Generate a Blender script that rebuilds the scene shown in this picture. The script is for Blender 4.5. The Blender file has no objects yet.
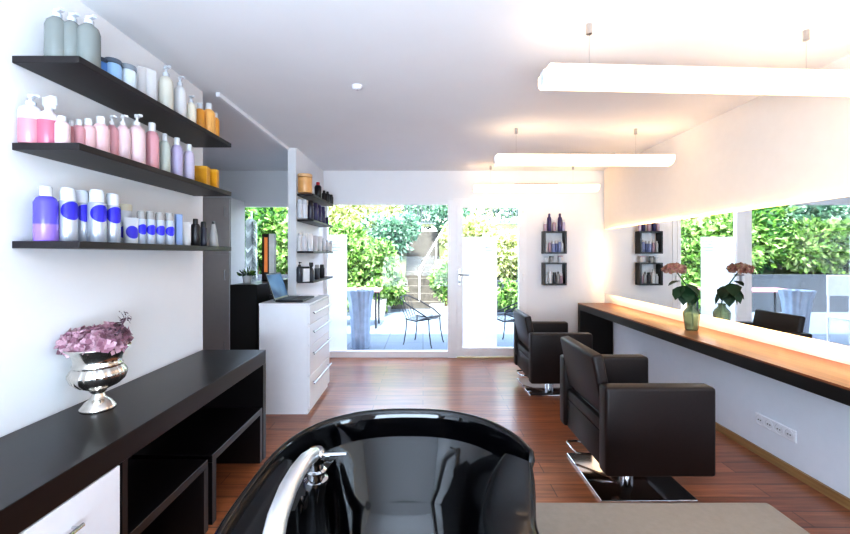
import bpy, bmesh, math, random
from mathutils import Vector, Matrix
random.seed(7)
C = bpy.context.scene.collection
F, CX, CY, H = 400.0, 423.0, 254.3, 1.42
PI = math.pi

# ------------------------------------------------------------------ materials
def lin(c):
    if isinstance(c, str):
        c = c.lstrip('#'); c = [int(c[i:i+2], 16)/255 for i in (0, 2, 4)]
    return tuple(((x/12.92) if x <= .04045 else ((x+.055)/1.055)**2.4) for x in c) + (1.0,)

MATS = {}
def mat(name, col, rough=.5, metal=0., var=.06, scale=14., emit=None, estr=0., coat=0., bump=0., spec=.5, trans=0.):
    if name in MATS: return MATS[name]
    m = bpy.data.materials.new(name); m.use_nodes = True
    nt = m.node_tree; b = nt.nodes['Principled BSDF']
    base = lin(col)
    tc = nt.nodes.new('ShaderNodeTexCoord')
    nz = nt.nodes.new('ShaderNodeTexNoise'); nz.inputs['Scale'].default_value = scale; nz.inputs['Detail'].default_value = 3
    nt.links.new(tc.outputs['Object'], nz.inputs['Vector'])
    rp = nt.nodes.new('ShaderNodeValToRGB')
    rp.color_ramp.elements[0].position = .3; rp.color_ramp.elements[1].position = .7
    rp.color_ramp.elements[0].color = tuple(max(0, x*(1-var)) for x in base[:3]) + (1,)
    rp.color_ramp.elements[1].color = tuple(min(1, x*(1+var)) for x in base[:3]) + (1,)
    nt.links.new(nz.outputs['Fac'], rp.inputs['Fac'])
    nt.links.new(rp.outputs['Color'], b.inputs['Base Color'])
    b.inputs['Roughness'].default_value = rough; b.inputs['Metallic'].default_value = metal
    b.inputs['Specular IOR Level'].default_value = spec
    if coat: b.inputs['Coat Weight'].default_value = coat; b.inputs['Coat Roughness'].default_value = .05
    if emit is not None:
        b.inputs['Emission Color'].default_value = lin(emit); b.inputs['Emission Strength'].default_value = estr
    if trans: b.inputs['Transmission Weight'].default_value = trans
    if bump:
        bp = nt.nodes.new('ShaderNodeBump'); bp.inputs['Strength'].default_value = bump; bp.inputs['Distance'].default_value = .004
        nt.links.new(nz.outputs['Fac'], bp.inputs['Height']); nt.links.new(bp.outputs['Normal'], b.inputs['Normal'])
    MATS[name] = m
    return m

def mat_split(name, low, high, at, rough=.25):
    """two colours one above the other, by height within the object"""
    if name in MATS: return MATS[name]
    m = bpy.data.materials.new(name); m.use_nodes = True
    nt = m.node_tree; b = nt.nodes['Principled BSDF']
    tc = nt.nodes.new('ShaderNodeTexCoord'); sp = nt.nodes.new('ShaderNodeSeparateXYZ')
    nt.links.new(tc.outputs['Generated'], sp.inputs[0])
    rp = nt.nodes.new('ShaderNodeValToRGB')
    rp.color_ramp.elements[0].position = at-.02; rp.color_ramp.elements[1].position = at+.02
    rp.color_ramp.elements[0].color = lin(low); rp.color_ramp.elements[1].color = lin(high)
    nt.links.new(sp.outputs['Z'], rp.inputs['Fac']); nt.links.new(rp.outputs['Color'], b.inputs['Base Color'])
    b.inputs['Roughness'].default_value = rough
    MATS[name] = m
    return m

def mat_dot(name, base, dot, zc, rad, crad, rough=.3, metal=0.):
    """printed round spot on the front of a can (object space)"""
    if name in MATS: return MATS[name]
    m = bpy.data.materials.new(name); m.use_nodes = True
    nt = m.node_tree; b = nt.nodes['Principled BSDF']
    tc = nt.nodes.new('ShaderNodeTexCoord'); mp = nt.nodes.new('ShaderNodeMapping')
    mp.inputs['Location'].default_value = (0, crad, -zc)
    ln = nt.nodes.new('ShaderNodeVectorMath'); ln.operation = 'LENGTH'
    nt.links.new(tc.outputs['Object'], mp.inputs['Vector']); nt.links.new(mp.outputs['Vector'], ln.inputs[0])
    lt = nt.nodes.new('ShaderNodeMath'); lt.operation = 'LESS_THAN'; lt.inputs[1].default_value = rad
    nt.links.new(ln.outputs['Value'], lt.inputs[0])
    mx = nt.nodes.new('ShaderNodeMix'); mx.data_type = 'RGBA'
    mx.inputs['A'].default_value = lin(base); mx.inputs['B'].default_value = lin(dot)
    nt.links.new(lt.outputs[0], mx.inputs['Factor']); nt.links.new(mx.outputs['Result'], b.inputs['Base Color'])
    b.inputs['Roughness'].default_value = rough; b.inputs['Metallic'].default_value = metal
    MATS[name] = m
    return m

def mat_glass(name, tint=(1, 1, 1), refl=1.0):
    if name in MATS: return MATS[name]
    m = bpy.data.materials.new(name); m.use_nodes = True
    nt = m.node_tree; nt.nodes.remove(nt.nodes['Principled BSDF']); out = nt.nodes['Material Output']
    tr = nt.nodes.new('ShaderNodeBsdfTransparent'); tr.inputs[0].default_value = (*tint, 1)
    gl = nt.nodes.new('ShaderNodeBsdfGlossy'); gl.inputs['Roughness'].default_value = .01
    fr = nt.nodes.new('ShaderNodeFresnel'); fr.inputs[0].default_value = 1.45
    mu = nt.nodes.new('ShaderNodeMath'); mu.operation = 'MULTIPLY'; mu.inputs[1].default_value = refl
    mx = nt.nodes.new('ShaderNodeMixShader')
    nt.links.new(fr.outputs[0], mu.inputs[0]); nt.links.new(mu.outputs[0], mx.inputs[0])
    nt.links.new(tr.outputs[0], mx.inputs[1]); nt.links.new(gl.outputs[0], mx.inputs[2]); nt.links.new(mx.outputs[0], out.inputs[0])
    MATS[name] = m
    return m

def mat_film(name):
    m = bpy.data.materials.new(name); m.use_nodes = True
    nt = m.node_tree; nt.nodes.remove(nt.nodes['Principled BSDF']); out = nt.nodes['Material Output']
    d = nt.nodes.new('ShaderNodeBsdfDiffuse'); d.inputs[0].default_value = lin('#fbfbff')
    t = nt.nodes.new('ShaderNodeBsdfTranslucent'); t.inputs[0].default_value = lin('#fbfbff')
    mx = nt.nodes.new('ShaderNodeMixShader'); mx.inputs[0].default_value = .7
    nt.links.new(d.outputs[0], mx.inputs[1]); nt.links.new(t.outputs[0], mx.inputs[2])
    nz = nt.nodes.new('ShaderNodeTexNoise'); nz.inputs['Scale'].default_value = 3
    t2 = nt.nodes.new('ShaderNodeBsdfTransparent')
    m2 = nt.nodes.new('ShaderNodeMixShader'); m2.inputs[0].default_value = .35
    nt.links.new(mx.outputs[0], m2.inputs[1]); nt.links.new(t2.outputs[0], m2.inputs[2]); nt.links.new(m2.outputs[0], out.inputs[0])
    return m

def mat_leaf(name, cols, trans=.3, dim=1.):
    m = bpy.data.materials.new(name); m.use_nodes = True
    nt = m.node_tree; b = nt.nodes['Principled BSDF']; out = nt.nodes['Material Output']
    g = nt.nodes.new('ShaderNodeNewGeometry'); rp = nt.nodes.new('ShaderNodeValToRGB')
    n = len(cols)
    while len(rp.color_ramp.elements) < n: rp.color_ramp.elements.new(.5)
    for i, c in enumerate(cols):
        rp.color_ramp.elements[i].position = i/(n-1); rp.color_ramp.elements[i].color = tuple(v*dim for v in lin(c)[:3]) + (1,)
    nt.links.new(g.outputs['Random Per Island'], rp.inputs['Fac'])
    nt.links.new(rp.outputs['Color'], b.inputs['Base Color']); b.inputs['Roughness'].default_value = .5
    t = nt.nodes.new('ShaderNodeBsdfTranslucent'); nt.links.new(rp.outputs['Color'], t.inputs[0])
    mx = nt.nodes.new('ShaderNodeMixShader'); mx.inputs[0].default_value = trans
    nt.links.new(b.outputs[0], mx.inputs[1]); nt.links.new(t.outputs[0], mx.inputs[2]); nt.links.new(mx.outputs[0], out.inputs[0])
    return m

def mat_brick(name, c1, c2, mortar, bw, bh, ms, rough=.35, rot=0., grain=None, bump=.15, offs=.37, coat=0.):
    m = bpy.data.materials.new(name); m.use_nodes = True
    nt = m.node_tree; b = nt.nodes['Principled BSDF']
    tc = nt.nodes.new('ShaderNodeTexCoord'); mp = nt.nodes.new('ShaderNodeMapping'); mp.inputs['Rotation'].default_value = (0, 0, rot)
    nt.links.new(tc.outputs['Object'], mp.inputs['Vector'])
    br = nt.nodes.new('ShaderNodeTexBrick'); br.inputs['Scale'].default_value = 1
    br.inputs['Brick Width'].default_value = bw; br.inputs['Row Height'].default_value = bh
    br.inputs['Mortar Size'].default_value = ms; br.offset = offs
    br.inputs['Color1'].default_value = lin(c1); br.inputs['Color2'].default_value = lin(c2); br.inputs['Mortar'].default_value = lin(mortar)
    nt.links.new(mp.outputs['Vector'], br.inputs['Vector'])
    col = br.outputs['Color']
    if grain:
        m2 = nt.nodes.new('ShaderNodeMapping'); m2.inputs['Scale'].default_value = grain
        nt.links.new(tc.outputs['Object'], m2.inputs['Vector'])
        nz = nt.nodes.new('ShaderNodeTexNoise'); nz.inputs['Scale'].default_value = 1; nz.inputs['Detail'].default_value = 6; nz.inputs['Roughness'].default_value = .65
        nt.links.new(m2.outputs['Vector'], nz.inputs['Vector'])
        rp = nt.nodes.new('ShaderNodeValToRGB'); rp.color_ramp.elements[0].color = (.45, .42, .4, 1); rp.color_ramp.elements[1].color = (1.35, 1.35, 1.35, 1)
        rp.color_ramp.elements[0].position = .25; rp.color_ramp.elements[1].position = .75
        nt.links.new(nz.outputs['Fac'], rp.inputs['Fac'])
        mx = nt.nodes.new('ShaderNodeMix'); mx.data_type = 'RGBA'; mx.blend_type = 'MULTIPLY'; mx.inputs['Factor'].default_value = 1
        nt.links.new(col, mx.inputs['A']); nt.links.new(rp.outputs['Color'], mx.inputs['B']); col = mx.outputs['Result']
    nt.links.new(col, b.inputs['Base Color']); b.inputs['Roughness'].default_value = rough
    bp = nt.nodes.new('ShaderNodeBump'); bp.inputs['Strength'].default_value = bump; bp.inputs['Distance'].default_value = .002; bp.invert = True
    nt.links.new(br.outputs['Fac'], bp.inputs['Height']); nt.links.new(bp.outputs['Normal'], b.inputs['Normal'])
    if coat: b.inputs['Coat Weight'].default_value = coat; b.inputs['Coat Roughness'].default_value = .22
    return m

def mat_wood(name, c1, c2, rough=.3, axis='Y', coat=0.):
    m = bpy.data.materials.new(name); m.use_nodes = True
    nt = m.node_tree; b = nt.nodes['Principled BSDF']
    tc = nt.nodes.new('ShaderNodeTexCoord'); mp = nt.nodes.new('ShaderNodeMapping')
    mp.inputs['Scale'].default_value = {'Y': (40, 2, 40), 'X': (2, 40, 40), 'Z': (40, 40, 2)}[axis]
    nt.links.new(tc.outputs['Object'], mp.inputs['Vector'])
    nz = nt.nodes.new('ShaderNodeTexNoise'); nz.inputs['Scale'].default_value = 1; nz.inputs['Detail'].default_value = 5
    nt.links.new(mp.outputs['Vector'], nz.inputs['Vector'])
    rp = nt.nodes.new('ShaderNodeValToRGB'); rp.color_ramp.elements[0].position = .35; rp.color_ramp.elements[1].position = .65
    rp.color_ramp.elements[0].color = lin(c1); rp.color_ramp.elements[1].color = lin(c2)
    nt.links.new(nz.outputs['Fac'], rp.inputs['Fac']); nt.links.new(rp.outputs['Color'], b.inputs['Base Color'])
    b.inputs['Roughness'].default_value = rough
    if coat: b.inputs['Coat Weight'].default_value = coat; b.inputs['Coat Roughness'].default_value = .15
    return m

M = {}
M['wall'] = mat('white_plaster', '#eeeef0', .9, var=.01, scale=3)
M['ceil'] = mat('ceiling_paint', '#ececee', .9, var=.01, scale=3)
M['frame'] = mat('white_lacquer_frame', '#f2f2f4', .35, var=.01)
M['floor'] = mat_brick('wood_plank_floor', '#ad6a42', '#8e5333', '#4d2a18', 1.25, .13, .0025, .34, grain=(2.2, 30, 1), coat=.6)
M['oak'] = mat_wood('oak_skirting', '#a88256', '#8f6a40', .45)
M['dark'] = mat_wood('dark_stained_wood', '#0b0708', '#130d0e', .3)
M['darkx'] = mat_wood('dark_shelf_wood', '#181416', '#221c1e', .45)
M['counter'] = mat_wood('brown_counter_top', '#6e3a20', '#8f5430', .35)
M['counter_edge'] = mat_wood('black_brown_counter_edge', '#0a0606', '#110b0b', .5)
M['black'] = mat('black_panel', '#0d0b0d', .35, var=.15)
M['whitelac'] = mat('white_lacquer', '#f0f0f4', .25, var=.01)
M['grey_door'] = mat('grey_cupboard_paint', '#d0cccc', .6, var=.02)
M['chrome'] = mat('polished_chrome', '#d8d8da', .08, 1., var=.02)
M['steel'] = mat('brushed_steel', '#b9b9bc', .3, 1., var=.04)
M['leather'] = mat('dark_brown_leather', '#1c1211', .42, var=.12, scale=60, bump=.12, spec=.35)
M['glaze'] = mat('black_glazed_ceramic', '#050508', .06, var=.1, coat=.15)
M['rubber'] = mat('black_rubber', '#07090d', .2, var=.1)
M['taupe'] = mat('taupe_leather', '#8a7f74', .5, var=.05, scale=50, bump=.1)
M['silver'] = mat('antique_silver', '#d9d4cc', .16, 1., var=.12, scale=30)
M['mirror'] = mat('mirror_silver', '#f0f3f3', .0, 1., var=.001)
M['lamp'] = mat('lamp_diffuser', '#ffffff', .5, emit='#ffd49c', estr=1.5)
M['led'] = mat('warm_light_strip', '#ffffff', .5, emit='#ffcd8a', estr=9.0)
M['glass'] = mat_glass('window_glass', (.97, .985, .99), .35)
M['film'] = mat_film('frosted_window_film')
M['greymark'] = mat('grey_lettering', '#b4b4bc', .6)
M['terrace'] = mat_brick('terrace_tiles', '#5d6b7a', '#546271', '#323b46', .6, .6, .006, .6, offs=0)
M['stone'] = mat_brick('grey_stone_wall', '#262f3a', '#1f2731', '#161c23', .5, .2, .012, .85, bump=.6)
M['steps'] = mat('weathered_step_stone', '#4a4843', .85, var=.25, scale=8)
M['soil'] = mat('garden_soil', '#3d4526', .95, var=.3, scale=5)
M['wire'] = mat('dark_iron_wire', '#2a2c33', .5, .3)
M['galv'] = mat('galvanised_metal', '#a9b6c8', .35, .6, var=.12, scale=9)
M['pot'] = mat('stone_pot', '#b5b3ab', .8, var=.1)
M['whitepaint'] = mat('white_painted_metal', '#f4f5f7', .4)
M['pinktop'] = mat('pink_table_top', '#a8707e', .5)
L1 = mat_leaf('leaf_green', ['#27481c', '#5d8a38', '#93b866', '#c9d8a2'], .45, dim=.85)
L2 = mat_leaf('leaf_yellow', ['#5f7535', '#a3b06c', '#d6d8a8', '#e8e4c4'], dim=.85)
L3 = mat_leaf('leaf_dark', ['#15351a', '#2c5a2a', '#4f8236', '#86b04c'], .4, dim=.95)
L4 = mat_leaf('leaf_bluegreen', ['#2d5a4a', '#5a8f70', '#93bfa0', '#c9e2cf'], dim=.7)
LV = mat_leaf('house_leaf', ['#12301a', '#1d4424', '#2c5a2e'], .12)
PK = mat_leaf('pink_petal', ['#8f5f72', '#b78a98', '#c9a2ae', '#d6b8c0'], .2)
PK2 = mat_leaf('dusty_petal', ['#8a5a52', '#b98278', '#a98f6a', '#c9a596'], .2)
SP = mat_leaf('dark_sprig', ['#3a2836', '#5c4350', '#6d5560'], .1)

# ------------------------------------------------------------------ geometry
class MB:
    def __init__(s): s.bm = bmesh.new()
    def box(s, x0, y0, z0, x1, y1, z1, bev=0., seg=2, mtx=None):
        r = bmesh.ops.create_cube(s.bm, size=1.0); vs = r['verts']
        for v in vs:
            v.co = Vector(((x0+x1)/2 + v.co.x*(x1-x0), (y0+y1)/2 + v.co.y*(y1-y0), (z0+z1)/2 + v.co.z*(z1-z0)))
        if bev:
            es = list({e for v in vs for e in v.link_edges})
            out = bmesh.ops.bevel(s.bm, geom=es, offset=bev, segments=seg, profile=.5, affect='EDGES')
            vs = list({v for f in out['faces'] for v in f.verts} | {v for v in vs if v.is_valid})
        if mtx is not None:
            for v in vs: v.co = mtx @ v.co
        return s
    def lathe(s, prof, c=(0, 0, 0), n=24, flute=None, mtx=None):
        rings = []; c = Vector(c)
        for (r, z) in prof:
            if r < 1e-5: 
                p = Vector((0, 0, z)); p = (mtx @ p if mtx else p) + c
                rings.append([s.bm.verts.new(p)]); continue
            ring = []
            for i in range(n):
                a = 2*PI*i/n; rr = r*(flute(a, z) if flute else 1)
                p = Vector((rr*math.cos(a), rr*math.sin(a), z)); p = (mtx @ p if mtx else p) + c
                ring.append(s.bm.verts.new(p))
            rings.append(ring)
        for a, b in zip(rings, rings[1:]):
            if len(a) == 1 and len(b) == 1: continue
            for i in range(n):
                j = (i+1) % n
                if len(a) == 1: s.bm.faces.new((a[0], b[j], b[i]))
                elif len(b) == 1: s.bm.faces.new((a[i], a[j], b[0]))
                else: s.bm.faces.new((a[i], a[j], b[j], b[i]))
        return s
    def tube(s, pts, r, n=8, cap=True, flat=1.0):
        pts = [Vector(p) for p in pts]; rr = r if isinstance(r, (list, tuple)) else [r]*len(pts)
        rings = []; up = Vector((0, 0, 1)); prev = None
        for i, p in enumerate(pts):
            t = (pts[min(i+1, len(pts)-1)] - pts[max(i-1, 0)]).normalized()
            if prev is None:
                a = up if abs(t.z) < .95 else Vector((0, 1, 0))
                u = t.cross(a).normalized()
            else:
                u = (prev - t*prev.dot(t)).normalized()
            prev = u; w = t.cross(u)
            rings.append([s.bm.verts.new(p + rr[i]*(math.cos(2*PI*k/n)*u + flat*math.sin(2*PI*k/n)*w)) for k in range(n)])
        for a, b in zip(rings, rings[1:]):
            for k in range(n):
                s.bm.faces.new((a[k], a[(k+1) % n], b[(k+1) % n], b[k]))
        if cap:
            s.bm.faces.new(rings[0][::-1]); s.bm.faces.new(rings[-1])
        return s
    def poly(s, pts):
        s.bm.faces.new([s.bm.verts.new(Vector(p)) for p in pts]); return s
    def leaf(s, base, d, up, L, W, fold=.25, curl=.15):
        base = Vector(base); d = Vector(d).normalized(); side = d.cross(Vector(up)).normalized(); nrm = side.cross(d)
        prof = [(0, .02), (.2, .6), (.45, 1.), (.75, .7), (1, .02)]
        mid, lf, rt = [], [], []
        for t, w in prof:
            p = base + d*L*t - nrm*curl*L*t*t
            mid.append(s.bm.verts.new(p)); o = nrm*fold*W*w*.5
            lf.append(s.bm.verts.new(p + side*W*.5*w + o)); rt.append(s.bm.verts.new(p - side*W*.5*w + o))
        for i in range(4):
            s.bm.faces.new((mid[i], mid[i+1], lf[i+1], lf[i])); s.bm.faces.new((mid[i+1], mid[i], rt[i], rt[i+1]))
        return s
    def build(s, name, m, parent=None, loc=None, smooth=False, mods=None):
        bmesh.ops.recalc_face_normals(s.bm, faces=s.bm.faces)
        me = bpy.data.meshes.new(name); s.bm.to_mesh(me); s.bm.free()
        if smooth:
            for p in me.polygons: p.use_smooth = True
            try: me.set_sharp_from_angle(angle=math.radians(smooth if smooth is not True else 40))
            except Exception: pass
        me.materials.append(m)
        o = bpy.data.objects.new(name, me); C.objects.link(o)
        if parent: o.parent = parent
        if loc: o.location = loc
        return o

def tag(o, label, cat, group=None):
    o['label'] = label; o['category'] = cat
    if group: o['group'] = group
    return o
def struct(o): o['kind'] = 'structure'; return o
def thing(name, loc, label, cat, group=None, rz=0.):
    o = bpy.data.objects.new(name, None); C.objects.link(o); o.location = loc; o.rotation_euler = (0, 0, rz)
    o.empty_display_size = .1
    return tag(o, label, cat, group)
def copy_tree(o, parent=None):
    c = o.copy(); C.objects.link(c)
    if parent: c.parent = parent
    for ch in list(o.children): copy_tree(ch, c)
    return c

# ------------------------------------------------------------------ setting
YB = 5.5; ZC = 2.57; XL = -1.558; XR = 2.5; YL = 2.83; XA = -3.7; YR = -2.4
struct(MB().box(XA-.2, YR-.2, -.12, XR+.2, YB+.25, 0).build('floor', M['floor']))
struct(MB().box(XA-.2, YR-.2, ZC, XR+.2, YB+.25, ZC+.3).build('ceiling', M['ceil']))
struct(MB().box(XL-.2, YR, 0, XL, YL, ZC).build('wall_left', M['wall']))
struct(MB().box(XA-.2, YL-.2, 0, XA, YB, ZC).box(XA, YL-.2, 0, XL-.2, YL-.02, ZC).build('wall_alcove', M['wall']))
struct(MB().box(XR, YR, 0, XR+.2, YB, ZC).build('wall_right', M['wall']))
struct(MB().box(XL-.2, YR-.2, 0, XR+.2, YR, ZC).build('wall_rear', M['wall']))
XLOW = 2.385
struct(MB().box(XLOW, YR, 0, XR, 5.0, .683).build('wall_lower_right', mat('lower_wall_paint', '#e4e7ee', .85, var=.01)))
struct(MB().box(2.455, YR, 1.755, XR, 5.42, ZC).build('wall_upper_right', mat('warm_lit_plaster', '#f3eae0', .9, var=.01)))  # plaster with the lamps' warm cast put into its colour
struct(MB().box(XLOW-.018, YR, 0, XLOW, 5.0, .055).build('baseboard_right', M['oak']))
# partition carrying the small shelves
PX = -1.37; PY0 = 4.32
struct(MB().box(PX-.09, PY0, 0, PX, YB, ZC).build('wall_partition', M['wall']))
# back wall with openings: window_1 left, window_2 middle, door_1
WZ0, WZ1 = .0, 2.13
wb = MB()
wb.box(XA, YB, 0, -2.66, YB+.22, ZC).box(-2.66, YB, WZ1, -1.46, YB+.22, ZC)
wb.box(PX-.09, YB, 0, PX, YB+.22, ZC)
wb.box(PX, YB, WZ1, .42, YB+.22, ZC).box(.42, YB, 2.19, 1.42, YB+.22, ZC).box(1.42, YB, 0, XR, YB+.22, ZC)
struct(wb.build('wall_back', M['wall']))
struct(MB().box(PX-.1+.0, 2.84, ZC-.03, PX-.075, PY0, ZC).build('trim_1', M['frame']))

def window(name, x0, x1, z0, z1, fw, y=YB, dep=.08, bot=None):
    bot = bot or fw
    m = MB().box(x0, y, z0, x0+fw, y+dep, z1).box(x1-fw, y, z0, x1, y+dep, z1)
    m.box(x0+fw, y, z0, x1-fw, y+dep, z0+bot).box(x0+fw, y, z1-fw*.5, x1-fw, y+dep, z1)
    f = struct(m.build(name, M['frame']))
    MB().box(x0+fw, y+.03, z0+bot, x1-fw, y+.036, z1-fw*.5).build('pane', M['glass'], f)
    return f
w1 = window('window_1', -2.66, -1.462, 0, WZ1, .11)
w2 = window('window_2', PX+.002, .42, 0, WZ1, .05, bot=.085)
# door
d = MB().box(.42, YB-.01, 0, .465, YB+.1, 2.19).box(1.36, YB-.01, 0, 1.42, YB+.1, 2.19).box(.465, YB-.01, 2.13, 1.36, YB+.1, 2.19).box(.34, YB-.015, 0, .42, YB-.0, 2.16)
door = struct(d.build('door_1', M['frame']))
d = MB().box(.465, YB-.02, .02, .545, YB+.05, 2.13).box(1.315, YB-.02, .02, 1.36, YB+.05, 2.13).box(.545, YB-.02, .02, 1.315, YB+.05, .135).box(.545, YB-.02, 2.06, 1.315, YB+.05, 2.13)
leaf = d.build('door_leaf', M['frame'], door)
MB().box(.545, YB+.015, .135, 1.315, YB+.021, 2.06).build('pane', M['glass'], leaf)
hd = MB().box(.485, YB-.03, 1.0, .515, YB-.02, 1.22).tube([(.5, YB-.03, 1.14), (.5, YB-.07, 1.14), (.52, YB-.075, 1.14), (.63, YB-.075, 1.14)], .011)
hd.lathe([(0, -.02), (.014, -.02), (.014, 0), (0, 0)], (.5, YB-.03, 1.04), 12, mtx=Matrix.Rotation(PI/2, 3, 'X'))
hd.build('door_handle', M['steel'], leaf)
for z in (2.0, 1.06):
    MB().box(1.355, YB-.035, z, 1.385, YB-.01, z+.1, .004).box(1.385, YB-.03, z+.07, 1.43, YB-.012, z+.1).build('hinge', M['frame'], door)
# frosted films with faint rows of lettering
def film(x0, x1, z0, z1, yy, label, mx0, mz0):
    t = MB().box(x0, yy-.001, z0, x1, yy, z1).build('window_film', M['film'])
    tag(t, label, 'window film', 'frosted films on the glass')
    rng = random.Random(3)
    for r in range(4):
        x = mx0; k = MB()
        while x < mx0+.15:
            w = rng.choice((.012, .02, .028)); hh = rng.choice((.004, .008)); k.box(x, yy-.0025, mz0-r*.042-hh, min(x+w, mx0+.15), yy-.0015, mz0-r*.042+hh-.002); x += w
        k.build('lettering', M['greymark'], t)
film(.547, 1.02, .137, 1.66, YB+.0145, 'white frosted film covering most of the glass door pane', .85, 1.6)
film(-1.315, -1.05, .087, 1.69, YB+.0295, 'white frosted film strip on the big window beside the partition', -1.28, 1.6)

# ------------------------------------------------------------------ right: mirror, counter, vase
MY0, MY1, MZ0, MZ1, MX = -1.2, 5.37, .895, 1.75, 2.425
mir = thing('wall_mirror', (MX, 0, 0), 'long backlit mirror along the right wall above the counter', 'mirror')
MB().box(0, MY0, MZ0, .006, MY1, MZ1).build('mirror_glass', M['mirror'], mir)
MB().box(.02, MY0, MZ1-.035, .034, MY1-.1, MZ1-.008).build('light_strip', M['led'], mir)
MB().box(.02, MY0, MZ0+.012, .034, MY1-.1, MZ0+.035).build('light_strip', M['led'], mir)
MB().box(.02, MY1-.03, MZ0+.1, .034, MY1-.008, MZ1-.1).build('light_strip', M['led'], mir)
MB().box(.006, MY0+.1, MZ0+.1, .074, MY1-.15, MZ1-.1).build('backing_frame', M['whitelac'], mir)

CXF = 2.065; CZ = .772
ct = thing('styling_counter', (CXF, 5.33, 0), 'long dark brown styling counter under the backlit mirror', 'counter')
MB().box(0, -6.8, CZ-.087, XR-CXF-.002, 0, CZ-.012).build('counter_body', M['counter_edge'], ct)
MB().box(.0, -6.8, CZ-.012, XR-CXF-.002, 0, CZ).build('counter_top', M['counter'], ct)
MB().box(.0, -.07, 0, XR-CXF-.002, 0, CZ-.087).build('end_panel', M['counter_edge'], ct)

vx, vy = 2.295, 3.42
VG = mat_glass('green_vase_glass', (.8, .88, .74), 1.2)
nt = VG.node_tree
pb = nt.nodes.new('ShaderNodeBsdfPrincipled'); pb.inputs['Base Color'].default_value = lin('#8fa386'); pb.inputs['Roughness'].default_value = .12
mx = nt.nodes.new('ShaderNodeMixShader'); mx.inputs[0].default_value = .32
old = nt.nodes['Material Output'].inputs[0].links[0].from_socket
nt.links.new(old, mx.inputs[1]); nt.links.new(pb.outputs[0], mx.inputs[2]); nt.links.new(mx.outputs[0], nt.nodes['Material Output'].inputs[0])
v = MB().lathe([(0, 0), (.05, 0), (.056, .01), (.062, .06), (.07, .13), (.073, .17), (.062, .195), (.036, .225), (.03, .245), (.037, .262), (.032, .262), (.026, .245), (.03, .22), (.05, .19), (.06, .16), (.055, .06), (.05, .015), (0, .012)], n=10)
for q in v.bm.verts: q.co *= .87
tag(v.build('glass_vase', VG, loc=(vx, vy, CZ), smooth=25), 'faceted green glass vase on the styling counter before the mirror', 'vase')
fl = thing('hydrangea_flower', (vx, vy, CZ), 'dusty pink hydrangea with large green leaves standing in the green vase', 'flower')
MB().tube([(.012, 0, .03), (0, 0, .24), (-.03, -.01, .36), (-.135, -.01, .5)], .005).build('stem', LV, fl, smooth=True)
for (b, dr, L, W) in [((-.07, 0, .38), (-.75, -.3, -.6), .15, .11), ((-.05, 0, .36), (.25, -.5, -.85), .16, .11), ((-.06, 0, .38), (-.2, -.8, -.75), .17, .12), ((-.07, -.02, .4), (.35, -.6, -.35), .15, .12),
                      ((-.09, 0, .42), (-.9, .1, -.15), .11, .09), ((-.05, 0, .38), (.6, -.3, -.5), .15, .11), ((-.03, 0, .34), (.75, .2, -.8), .14, .1), ((-.05, 0, .38), (-.4, .8, -.5), .13, .1), ((-.06, 0, .36), (-.5, -.6, -1.1), .15, .1)]:
    MB().leaf(b, dr, (0, 0, 1) if abs(Vector(dr).normalized().z) < .9 else (0, 1, 0), L, W, curl=.25).build('leaf', LV, fl, smooth=True)
def florets(mb, c, rad, n, size, rng, low=-.2):
    for i in range(n):
        while True:
            q = Vector((rng.gauss(0, 1), rng.gauss(0, 1), rng.gauss(0, 1))).normalized()
            if q.z > low: break
        p = Vector(c) + Vector((q.x*rad[0], q.y*rad[1], q.z*rad[2]))*rng.uniform(.8, 1.04)
        nn = (q + Vector((rng.gauss(0, .3), rng.gauss(0, .3), rng.gauss(0, .3)))).normalized()
        u = nn.orthogonal().normalized(); w = nn.cross(u); a0 = rng.random()*PI
        for k in range(4):
            a = a0 + k*PI/2; d1 = u*math.cos(a)+w*math.sin(a); s1 = nn.cross(d1)
            mb.poly([p, p+(d1*.6+s1*.5)*size+nn*size*.2, p+d1*size*1.05+nn*size*.3, p+(d1*.6-s1*.5)*size+nn*size*.2])
rng = random.Random(5)
m = MB(); florets(m, (-.15, -.01, .52), (.085, .085, .045), 150, .02, rng, -.5); m.build('flower_head', PK2, fl)

# wall sockets
so = thing('wall_socket', (XLOW, 2.705, .253), 'white quadruple power socket on the wall under the styling counter', 'socket')
MB().box(-.012, -.155, -.04, 0, .155, .04, .004).build('socket_plate', M['whitelac'], so)
for k in range(4):
    y = -.114+.076*k
    MB().lathe([(0, 0), (.028, 0), (.03, .002), (.031, .002), (.031, -.002), (0, -.002)], (-.013, y, 0), 20, mtx=Matrix.Rotation(-PI/2, 3, 'Y')).build('socket_ring', mat('socket_grey', '#e2e2e6', .4), so)
    MB().lathe([(0, .003), (.004, .003), (.004, 0)], (-.013, y-.009, 0), 8, mtx=Matrix.Rotation(-PI/2, 3, 'Y')).lathe([(0, .003), (.004, .003), (.004, 0)], (-.013, y+.009, 0), 8, mtx=Matrix.Rotation(-PI/2, 3, 'Y')).build('socket_hole', M['black'], so)

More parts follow.
